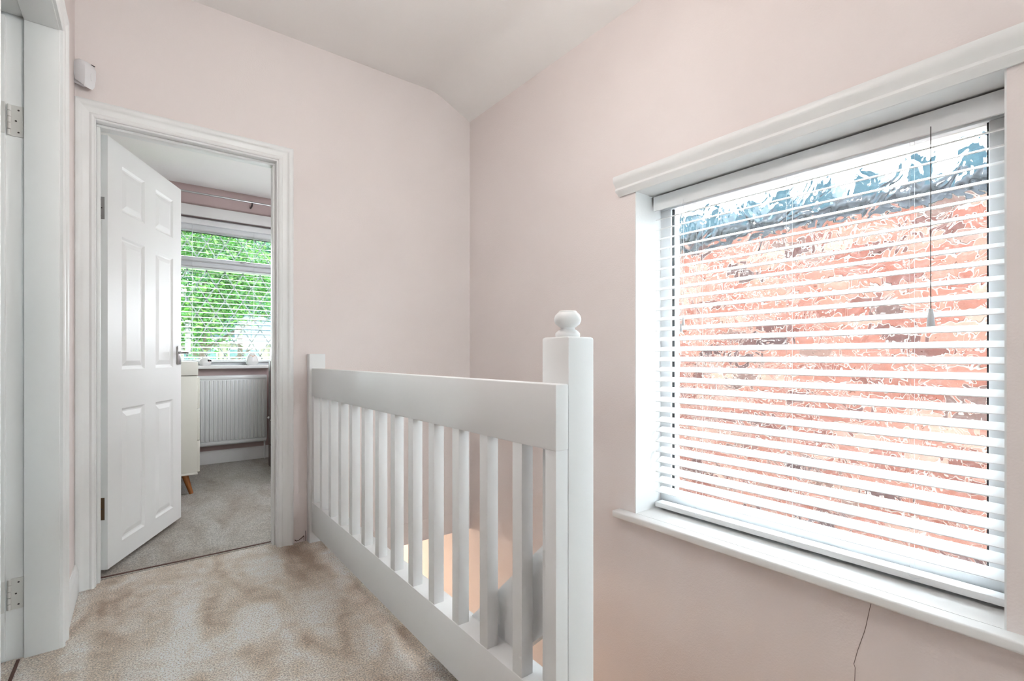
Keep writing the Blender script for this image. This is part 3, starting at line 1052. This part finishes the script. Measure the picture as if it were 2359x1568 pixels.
CTX = 0.932
pst = kbox('end_post', CTX, CTX + 0.045, 4.80, 4.87, 0.002, 0.945)
pst2 = kbox('end_post', CTX, CTX + 0.045, 4.02, 4.09, 0.002, 0.945)
kbox('end_post', 1.60, 1.645, 4.80, 4.87, 0.002, 0.945)
kbox('end_post', 1.60, 1.645, 4.02, 4.09, 0.002, 0.945)
kbox('lower_panel', CTX - 0.010, CTX + 0.03, 4.10, 4.82, 0.002, 0.185)
kbox('lower_panel', CTX - 0.004, CTX + 0.03, 4.10, 4.82, 0.195, 0.40)
kbox('side_rail', CTX + 0.005, CTX + 0.04, 4.09, 4.80, 0.86, 0.93)
kbox('end_panel', CTX + 0.045, 1.60, 4.815, 4.84, 0.20, 0.93)
kbox('mattress_base', CTX + 0.04, 1.60, 4.09, 4.80, 0.40, 0.44)
for zz in (0.43, 0.60, 0.66, 0.72):
    tube('bolt_hole', [(CTX - 1.3 - 0.0008, 0.225, zz), (CTX - 1.3 + 0.001, 0.225, zz)], 0.005, 'black', pst, 8)
for yy, zz in ((4.835, 0.432), (4.70, 0.422)):
    bm = bmesh.new()
    bmesh.ops.create_uvsphere(bm, u_segments=14, v_segments=8, radius=0.011,
                              matrix=Matrix.Translation((CTX - 1.3 - 0.006, yy - 4.6, zz)))
    mesh_obj('bolt_cap', bm, 'figurine', cot, True)
for i in range(6):
    y = 4.17 + i * 0.105
    kbox('slat', CTX + 0.014, CTX + 0.030, y, y + 0.03, 0.44, 0.86, bev=0.002)

# curtain pole
cp = thing('curtain_pole', 'slim metal curtain pole above the bedroom window', 'curtain pole', (0.9, YB, 2.445))
tube('rod', [(-1.15, -0.085, 0.0), (0.78, -0.085, 0.0)], 0.0085, 'steel', cp, 14)
for x in (-0.06, -1.05, 0.7):
    br = tube('bracket', [(x, 0.0, -0.035), (x, -0.060, -0.035), (x, -0.085, -0.025), (x, -0.085, -0.008)], 0.007, 'screw', cp, 8)
for x in (-1.16, 0.79):
    bm = bmesh.new(); bmesh.ops.create_uvsphere(bm, u_segments=16, v_segments=10, radius=0.018, matrix=Matrix.Translation((x, -0.085, 0)))
    mesh_obj('end_ball', bm, 'steel', cp, True)

# ------------------------------------------------------------------ bedroom window
w2 = struct('window_2', 'white bedroom window with diamond leaded panes and an upper fanlight', 'window')
BY = YB + 0.055       # frame front
BFX0, BFX1 = WBX0, WBX1


def wbox(name, x0, x1, y0, y1, z0, z1, mat='upvc', bev=0.004, parent=w2):
    return box(name, x0, x1, y0, y1, z0, z1, mat, parent, bev)


wbox('frame_rail', BFX0, BFX1, BY, BY + 0.07, WBZ0, WBZ0 + 0.055)
wbox('frame_rail', BFX0, BFX1, BY, BY + 0.07, 2.136, WBZ1)
wbox('transom', BFX0, BFX1, BY - 0.004, BY + 0.07, 1.790, 1.868)
wbox('sash_rail', 0.16, 1.36, BY - 0.012, BY + 0.03, 1.866, 1.896)
wbox('frame_stile', BFX0, BFX0 + 0.06, BY, BY + 0.07, WBZ0 + 0.055, 2.136)
wbox('frame_stile', BFX1 - 0.06, BFX1, BY, BY + 0.07, WBZ0 + 0.055, 2.136)
wbox('mullion', 0.10, 0.16, BY, BY + 0.07, WBZ0 + 0.055, 2.136)
wbox('mullion', 1.36, 1.42, BY, BY + 0.07, WBZ0 + 0.055, 2.136)
wbox('glazing_gasket', 0.16, 1.36, BY + 0.020, BY + 0.032, 2.124, 2.1358, 'gasket', 0.0)
wbox('latch', 0.76, 0.84, BY - 0.026, BY - 0.012, 1.876, 1.888, 'steel', 0.002)
# panes: three lights over three, leaded
lights = [(BFX0 + 0.06, 0.10), (0.16, 1.36), (1.42, BFX1 - 0.06)]
GY = BY + 0.040
for a, b in lights:
    for z0, z1 in ((WBZ0 + 0.055, 1.790), (1.868, 2.136)):
        pane = wbox('glass_pane', a, b, GY, GY + 0.004, z0, z1, 'glass', 0.0)
        # diamond leading, clipped to the pane: one object per came
        px_, pz_ = 0.150, 0.262
        for sgn in (1, -1):
            k0 = int((a - (z1 - z0) * px_ / pz_) / px_) - 12
            for k in range(k0, k0 + 60):
                xs0 = k * px_ + 0.04
                # line: x = xs0 + sgn*(z - 0.99)*px/pz
                f = lambda z: xs0 + sgn * (z - 0.995) * px_ / pz_
                za, zb = z0, z1
                if sgn > 0:
                    za = max(za, 0.995 + (a - xs0) * pz_ / px_); zb = min(zb, 0.995 + (b - xs0) * pz_ / px_)
                else:
                    za = max(za, 0.995 + (xs0 - b) * pz_ / px_); zb = min(zb, 0.995 + (xs0 - a) * pz_ / px_)
                if zb - za < 0.02:
                    continue
                p0, p1 = Vector((f(za), GY - 0.0015, za)), Vector((f(zb), GY - 0.0015, zb))
                d = (p1 - p0).normalized()
                u = Vector((d.z, 0, -d.x))
                prism('lead_came', [(-0.0050, 0), (-0.0038, -0.0025), (0.0038, -0.0025), (0.0050, 0)], p0, p1, u, (0, 1, 0), 'lead', pane, smooth=False)
sl2 = box('sill_board', BFX0 - 0.03, 1.00, YB - 0.115, BY, WBZ0 - 0.028, WBZ0 + 0.002, 'trim', w2, 0.004)
wbox('pelmet_board', BFX0 - 0.05, BFX1 + 0.05, YB - 0.030, YB - 0.0005, WBZ1 - 0.006, 2.350, 'trim', 0.003)

# bedroom blind
bb = thing('venetian_blind', 'thin white slatted blind half hiding the leaded bedroom window', 'blind', (0.76, YB + 0.02, WBZ0))
bm = bmesh.new()
w_, seg = 0.050, 4
pr = [(-w_ / 2 + w_ * i / seg, 0.001 * (1 - (2 * (i / seg - 0.5)) ** 2) + 0.0010) for i in range(seg + 1)] + \
     [(-w_ / 2 + w_ * i / seg, 0.001 * (1 - (2 * (i / seg - 0.5)) ** 2) - 0.0010) for i in range(seg, -1, -1)]
add_prism(bm, pr, (-0.60, 0, 0), (0.60, 0, 0), (0, 1, 0), (0, 0, 1))
sp2 = mesh_obj('slat', bm, 'slat', bb, True)
for i in range(26):
    s = sp2 if i == 0 else link_copy(sp2, bb)
    s.location = (0, 0.012, 0.075 + 0.0457 * i)
    s.rotation_euler = (R(11), 0, 0)
bm = bmesh.new(); add_box(bm, -0.60, 0.60, -0.010, 0.032, 1.285, 1.335, 0.003)
mesh_obj('head_rail', bm, 'slat', bb, True)
bm = bmesh.new(); add_box(bm, -0.60, 0.60, -0.008, 0.030, 0.030, 0.050, 0.003)
mesh_obj('bottom_rail', bm, 'slat', bb, True)
for x in (-0.385, 0.115, 0.5):
    for y in (-0.006, 0.030):
        tube('ladder_cord', [(x, y, 0.045), (x, y, 1.29)], 0.0012, 'cord', bb, 6)
pc = tube('pull_cord', [(-0.435, -0.014, 1.29), (-0.435, -0.014, 0.62)], 0.0008, 'cord', bb, 6)
lathe('tassel', [(0, 0.04), (0.004, 0.04), (0.007, 0.0), (0, 0)], 'tassel', pc, 10, Matrix.Translation((-0.435, -0.014, 0.585)))


# ------------------------------------------------------------------ sill ornaments
def blob(name, prof, mat, parent, seg=24, sx=1.0, sy=1.0):
    o = lathe(name, prof, mat, parent, seg, Matrix.Diagonal((sx, sy, 1, 1)))
    return o


SZ = WBZ0 + 0.002
g1 = thing('ornament', 'small white round animal ornament with a black eye on the bedroom sill', 'ornament', (0.466, YB - 0.058, SZ), R(20))
blob('body', [(0, 0), (0.030, 0), (0.041, 0.010), (0.046, 0.028), (0.043, 0.046), (0.034, 0.060), (0.018, 0.070), (0, 0.073)], 'figurine', g1, 28, 1.15, 0.85)
for sx in (-1, 1):
    bm = bmesh.new()
    bmesh.ops.create_cone(bm, segments=12, radius1=0.012, radius2=0.002, depth=0.022, cap_ends=True,
                          matrix=Matrix.Translation((sx * 0.022, 0, 0.072)) @ Matrix.Rotation(sx * 0.35, 4, 'Y'))
    mesh_obj('ear', bm, 'figurine', g1, True)
for sx in (0.28, 1.0):
    bm = bmesh.new()
    bmesh.ops.create_uvsphere(bm, u_segments=14, v_segments=8, radius=0.0088, matrix=Matrix.Translation((0.026 * sx + 0.004, -0.036 + 0.004 * sx, 0.044)))
    mesh_obj('eye', bm, 'black', g1, True)
bm = bmesh.new(); bmesh.ops.create_uvsphere(bm, u_segments=12, v_segments=8, radius=0.004, matrix=Matrix.Translation((0.018, -0.041, 0.034)))
mesh_obj('nose', bm, 'pink', g1, True)

g2 = thing('ornament', 'small white egg shaped bird ornament with an orange beak on the bedroom sill', 'ornament', (0.845, YB - 0.062, SZ))
blob('body', [(0, 0), (0.036, 0), (0.049, 0.012), (0.054, 0.035), (0.050, 0.062), (0.041, 0.086), (0.027, 0.106), (0.012, 0.117), (0, 0.119)], 'figurine', g2, 32, 1.0, 0.85)
bm = bmesh.new()
bmesh.ops.create_cone(bm, segments=12, radius1=0.006, radius2=0.0008, depth=0.012, cap_ends=True,
                      matrix=Matrix.Translation((0, -0.039, 0.083)) @ Matrix.Rotation(R(90), 4, 'X'))
mesh_obj('beak', bm, 'orange', g2, True)
for sx in (-1, 1):
    bm = bmesh.new(); bmesh.ops.create_uvsphere(bm, u_segments=10, v_segments=6, radius=0.0042, matrix=Matrix.Translation((sx * 0.016, -0.033, 0.088)))
    mesh_obj('cheek', bm, 'orange', g2, True)

# ================================================================== neighbour's brick house outside the landing window
XN = 4.30
nb = thing('neighbour_house', 'red brick house side wall with dark roof tiles outside the landing window', 'house', (XN + 0.1, 1.7, -5.3))
OB = Vector((XN + 0.1, 1.7, -5.3))
bm = bmesh.new(); add_box(bm, XN + 0.006 - OB.x, XN + 0.25 - OB.x, -4.0 - OB.y, 7.5 - OB.y, 0, 2.05 - OB.z)
mesh_obj('mortar_bed', bm, 'mortar', nb)
BLn, BHt, JT = 0.215, 0.065, 0.010
bm = bmesh.new(); add_box(bm, 0, 0.03, 0, BLn, 0, BHt, 0.003, 1)
brick0 = mesh_obj('brick', bm, 'brick', nb)
first = True
bmr = bmesh.new()
near = []
rows = int((2.05 + 5.3) / (BHt + JT))
for r in range(rows):
    z = -5.3 + r * (BHt + JT)
    off = 0.5 * (BLn + JT) if r % 2 else 0.0
    for c in range(-25, 26):
        y = 1.7 + c * (BLn + JT) + off
        dx = random.uniform(-0.003, 0.003)
        if 0.42 < y < 2.72 and -0.42 < z:
            near.append((y, z, dx))
        elif -3.9 < y < 7.2:
            x0 = XN + dx - OB.x
            add_box(bmr, x0, x0 + 0.03, y - OB.y, y + BLn - OB.y, z - OB.z, z + BHt - OB.z)
near.sort(key=lambda q: q[1], reverse=True)
for i, (y, z, dx) in enumerate(near):
    if i < 300:
        b = brick0 if i == 0 else link_copy(brick0, nb)
        b.location = (XN + dx - OB.x, y - OB.y, z - OB.z)
    else:
        x0 = XN + dx - OB.x
        add_box(bmr, x0, x0 + 0.03, y - OB.y, y + BLn - OB.y, z - OB.z, z + BHt - OB.z)
rest = mesh_obj('brickwork', bmr, 'brick_run', nb)
rest['kind'] = 'stuff'
# gutter and profiled sheet roof edge
bm = bmesh.new()
pr = [(0.055 * math.cos(math.pi + math.pi * i / 8), 0.055 * math.sin(math.pi + math.pi * i / 8)) for i in range(9)]
add_prism(bm, pr, (XN - 0.06 - OB.x, -4.0 - OB.y, 2.165 - OB.z), (XN - 0.06 - OB.x, 7.5 - OB.y, 2.165 - OB.z), (1, 0, 0), (0, 0, 1))
mesh_obj('gutter', bm, 'gutter', nb, True)
bm = bmesh.new()
add_box(bm, XN - 0.012 - OB.x, XN + 0.25 - OB.x, -4.0 - OB.y, 7.5 - OB.y, 2.045 - OB.z, 2.175 - OB.z)
mesh_obj('fascia', bm, 'gutter', nb)
TP = 0.2945
bm = bmesh.new()
pr = [(0, 0), (0, 0.014), (0.040, 0.018), (0.085, 0.185), (0.180, 0.185), (0.225, 0.018), (TP, 0.014), (TP, 0)]
add_prism(bm, pr, (0, 0, 0), (0.32, 0, 0.0), (0, 1, 0), (0, 0, 1))
tl0 = mesh_obj('roof_sheet_rib', bm, 'tile', nb)
for c in range(-10, 17):
    t_ = tl0 if c == -10 else link_copy(tl0, nb)
    t_.location = Vector((XN - 0.07, 0.51 + c * TP, 2.175)) - OB
al = box('alley_path', XO, XN + 0.05, -4.0, 7.5, -5.4, -5.3, 'concrete')
tag(al, 'concrete side path between the two houses', 'path')
# our own brick skin low outside wall is the plaster shell above

# ================================================================== front garden outside the bedroom window
ground = box('ground', -30, 30, YB + 0.3, 60, -5.45, -5.3, 'lawn')
gw = box('ground_side', -30, -2.4, -30, YB + 0.3, -5.45, -5.3, 'concrete')
tag(gw, 'paving at the side of the house, out of view', 'ground', kind='structure')
tag(ground, 'front lawn and street ground outside the bedroom window', 'ground', kind='structure')


def tree(label, x, y, z0, top, rx, ry, mat, nleaf, seed, lsize=0.11, crown_lo=0.25):
    rnd = random.Random(seed)
    t = thing('tree', label, 'tree', (x, y, z0), 0, 'garden trees')
    h = top - z0
    pts = [(0, 0, 0), (0.05, 0.03, h * 0.3), (-0.05, 0.05, h * 0.55), (0.02, 0, h * 0.8)]
    tube('trunk', pts, [0.16, 0.13, 0.09, 0.04], 'bark', t, 10)
    for k in range(6):
        a = rnd.uniform(0, 6.28); zz = h * rnd.uniform(0.35, 0.7)
        tube('branch', [(0, 0, zz), (rx * 0.4 * math.cos(a), ry * 0.4 * math.sin(a), zz + 0.5), (rx * 0.75 * math.cos(a), ry * 0.75 * math.sin(a), zz + 0.9)],
             [0.06, 0.04, 0.015], 'bark', t, 6)
    verts, faces = [], []
    cen = h * (1 + crown_lo) / 2
    hz = h * (1 - crown_lo) / 2
    clumps = []
    for k in range(46):
        a = rnd.uniform(0, 6.283); u = rnd.uniform(-1, 1); r_ = rnd.uniform(0.35, 0.95)
        q = math.sqrt(1 - u * u)
        clumps.append((rx * r_ * q * math.cos(a), ry * r_ * q * math.sin(a), cen + hz * r_ * u, rnd.uniform(0.35, 0.75)))
    for i in range(nleaf):
        cx, cy_, cz, cr = clumps[i % len(clumps)]
        p = Vector((cx + rnd.gauss(0, cr * 0.55), cy_ + rnd.gauss(0, cr * 0.55), cz + rnd.gauss(0, cr * 0.5)))
        u = Vector((rnd.uniform(-1, 1), rnd.uniform(-1, 1), rnd.uniform(-0.6, 0.6))).normalized()
        v = u.cross(Vector((rnd.uniform(-1, 1), rnd.uniform(-1, 1), rnd.uniform(-1, 1)))).normalized()
        s = lsize * rnd.uniform(0.6, 1.3)
        b0 = len(verts)
        verts += [tuple(p - u * s), tuple(p + v * s * 0.5 + u.cross(v) * s * 0.12), tuple(p + u * s), tuple(p - v * s * 0.5 + u.cross(v) * s * 0.12)]
        faces += [(b0, b0 + 1, b0 + 2, b0 + 3)]
    me = bpy.data.meshes.new('foliage'); me.from_pydata(verts, [], faces); me.materials.append(M[mat])
    o = bpy.data.objects.new('foliage', me); COL.objects.link(o); o.parent = t
    o['kind'] = 'stuff'
    return t


tree('bright green leafy tree filling the top of the bedroom window', 1.15, 13.0, -5.3, 4.7, 1.75, 1.2, 'leaf_a', 16000, 3, 0.05, 0.64)
tree('deep green leafy tree in the middle of the bedroom window view', 4.4, 15.6, -5.3, 5.0, 1.7, 1.1, 'leaf_b', 14000, 5, 0.055, 0.64)
tree('deep green bushy tree behind the bright tree on the window left', 1.6, 17.6, -5.3, 5.6, 1.9, 1.1, 'leaf_b', 14000, 9, 0.06, 0.62)
tree('tall green tree closing the far right of the bedroom window view', 8.6, 18.3, -5.3, 6.2, 1.8, 0.9, 'leaf_a', 14000, 11, 0.06, 0.60)
tree('mid green tree crown rising behind the others before the street house', 3.0, 20.4, -5.3, 6.6, 1.7, 0.8, 'leaf_a', 18000, 13, 0.07, 0.62)

# house across the street
oh = thing('street_house', 'cream house with white framed windows across the street', 'house', (3.5, 22.0, -5.3))


def hbox(name, x0, x1, y0, y1, z0, z1, mat, parent=oh, bev=0.0):
    bm = bmesh.new(); add_box(bm, x0 - 3.5, x1 - 3.5, y0 - 22, y1 - 22, z0 + 5.3, z1 + 5.3, bev)
    return mesh_obj(name, bm, mat, parent)


hbox('wall', -3.0, 9.0, 22.0, 27.0, -5.3, 1.62, 'render')
hbox('fascia', -3.2, 9.2, 21.75, 21.85, 1.50, 1.70, 'house_white')
bm = bmesh.new()
add_prism(bm, [(-0.3, 6.9), (2.5, 9.2), (5.3, 6.9)], (-6.7, 0, 0), (5.7, 0, 0), (0, 1, 0), (0, 0, 1))
mesh_obj('roof', bm, 'tile', oh)
for x0 in (-0.2, 1.25, 2.75, 4.25, 5.8):
    f = hbox('window', x0, x0 + 1.15, 21.93, 22.0, 0.15, 1.35, 'house_white')
    for k in range(3):
        a = x0 + 0.05 + k * 0.365
        bm = bmesh.new(); add_box(bm, a - 3.5, a + 0.32 - 3.5, -0.09, -0.065, 0.22 + 5.3, 1.28 + 5.3)
        mesh_obj('pane', bm, 'house_glass', f)
gb = thing('street_gable', 'bright white gabled house front at the right of the bedroom window view', 'house', (8.2, 31.0, -5.3))
bm = bmesh.new()
add_prism(bm, [(-1.0, 0), (1.0, 0), (1.0, 7.3), (0.0, 8.7), (-1.0, 7.3)], (0, 0, 0), (0, 1.6, 0), (1, 0, 0), (0, 0, 1))
mesh_obj('gable_wall', bm, 'house_white', gb)
for x in (-0.5, 0.25):
    bm = bmesh.new(); add_box(bm, x - 0.12, x + 0.22, -0.04, 0.0, 5.6, 6.4); fw = mesh_obj('window', bm, 'house_glass', gb)
    bm = bmesh.new(); add_box(bm, x + 0.03, x + 0.07, -0.06, -0.04, 5.6, 6.4); mesh_obj('glazing_bar', bm, 'house_white', fw)

# ================================================================== lamps
cl_ = thing('landing_fill_pendant', 'white paper globe pendant added as fill over the landing, above the view', 'light', (0.50, 1.10, ZC))  # unseen pendant, added to brighten the landing walls and ceiling
tube('flex', [(0, 0, 0), (0, 0, -0.51)], 0.0035, 'cord', cl_, 8)
lathe('ceiling_rose', [(0, 0), (0.045, 0), (0.045, -0.012), (0.02, -0.03), (0, -0.03)], 'trim', cl_, 32)
bm = bmesh.new()
for k in range(7):
    a0 = math.pi * (k + 1) / 8
    r_, z_ = 0.11 * math.sin(a0), 0.11 * math.cos(a0)
    add_tube(bm, [(r_ * math.cos(t_ * math.pi / 12), r_ * math.sin(t_ * math.pi / 12), -0.60 + z_) for t_ in range(25)], 0.0012, 4)
mesh_obj('wire_globe', bm, 'trim', cl_)
ld = bpy.data.lights.new('landing_fill_bulb', 'POINT')
ld.energy = LAMP_W; ld.color = (1.0, 0.955, 0.91); ld.shadow_soft_size = 0.10
lo = bpy.data.objects.new('bulb', ld); COL.objects.link(lo); lo.parent = cl_; lo.location = (0, 0, -0.60)

bl_ = thing('bedroom_fill_light', 'bare bulb pendant added as bedroom fill, out of view beyond the doorway', 'light', (1.12, 3.95, BZC))  # unseen lamp, added to lift the light level in the bedroom
lathe('base_plate', [(0, 0), (0.05, 0), (0.05, -0.03), (0, -0.03)], 'trim', bl_, 40)
tube('flex', [(0, 0, -0.03), (0, 0, -1.17)], 0.0035, 'cord', bl_, 8)
ld = bpy.data.lights.new('bedroom_fill_bulb', 'POINT')
ld.energy = BED_W; ld.color = (0.86, 0.94, 1.0); ld.shadow_soft_size = 0.22
lo = bpy.data.objects.new('bulb', ld); COL.objects.link(lo); lo.parent = bl_; lo.location = (0, 0, -1.25)

hp = thing('hall_pendant', 'warm pendant lamp in the hall downstairs, out of view', 'light', (0.6, 4.05, ZS - 0.01))
tube('flex', [(0, 0, 0), (0, 0, -0.06)], 0.004, 'cord', hp, 8)
lathe('shade', [(0.06, -0.05), (0.16, -0.10), (0.157, -0.10), (0.057, -0.05)], 'cabinet', hp, 32)
ld = bpy.data.lights.new('hall_bulb', 'POINT')
ld.energy = HALL_W; ld.color = (1.0, 0.85, 0.68); ld.shadow_soft_size = 0.05
lo = bpy.data.objects.new('bulb', ld); COL.objects.link(lo); lo.parent = hp; lo.location = (0, 0, -0.13)
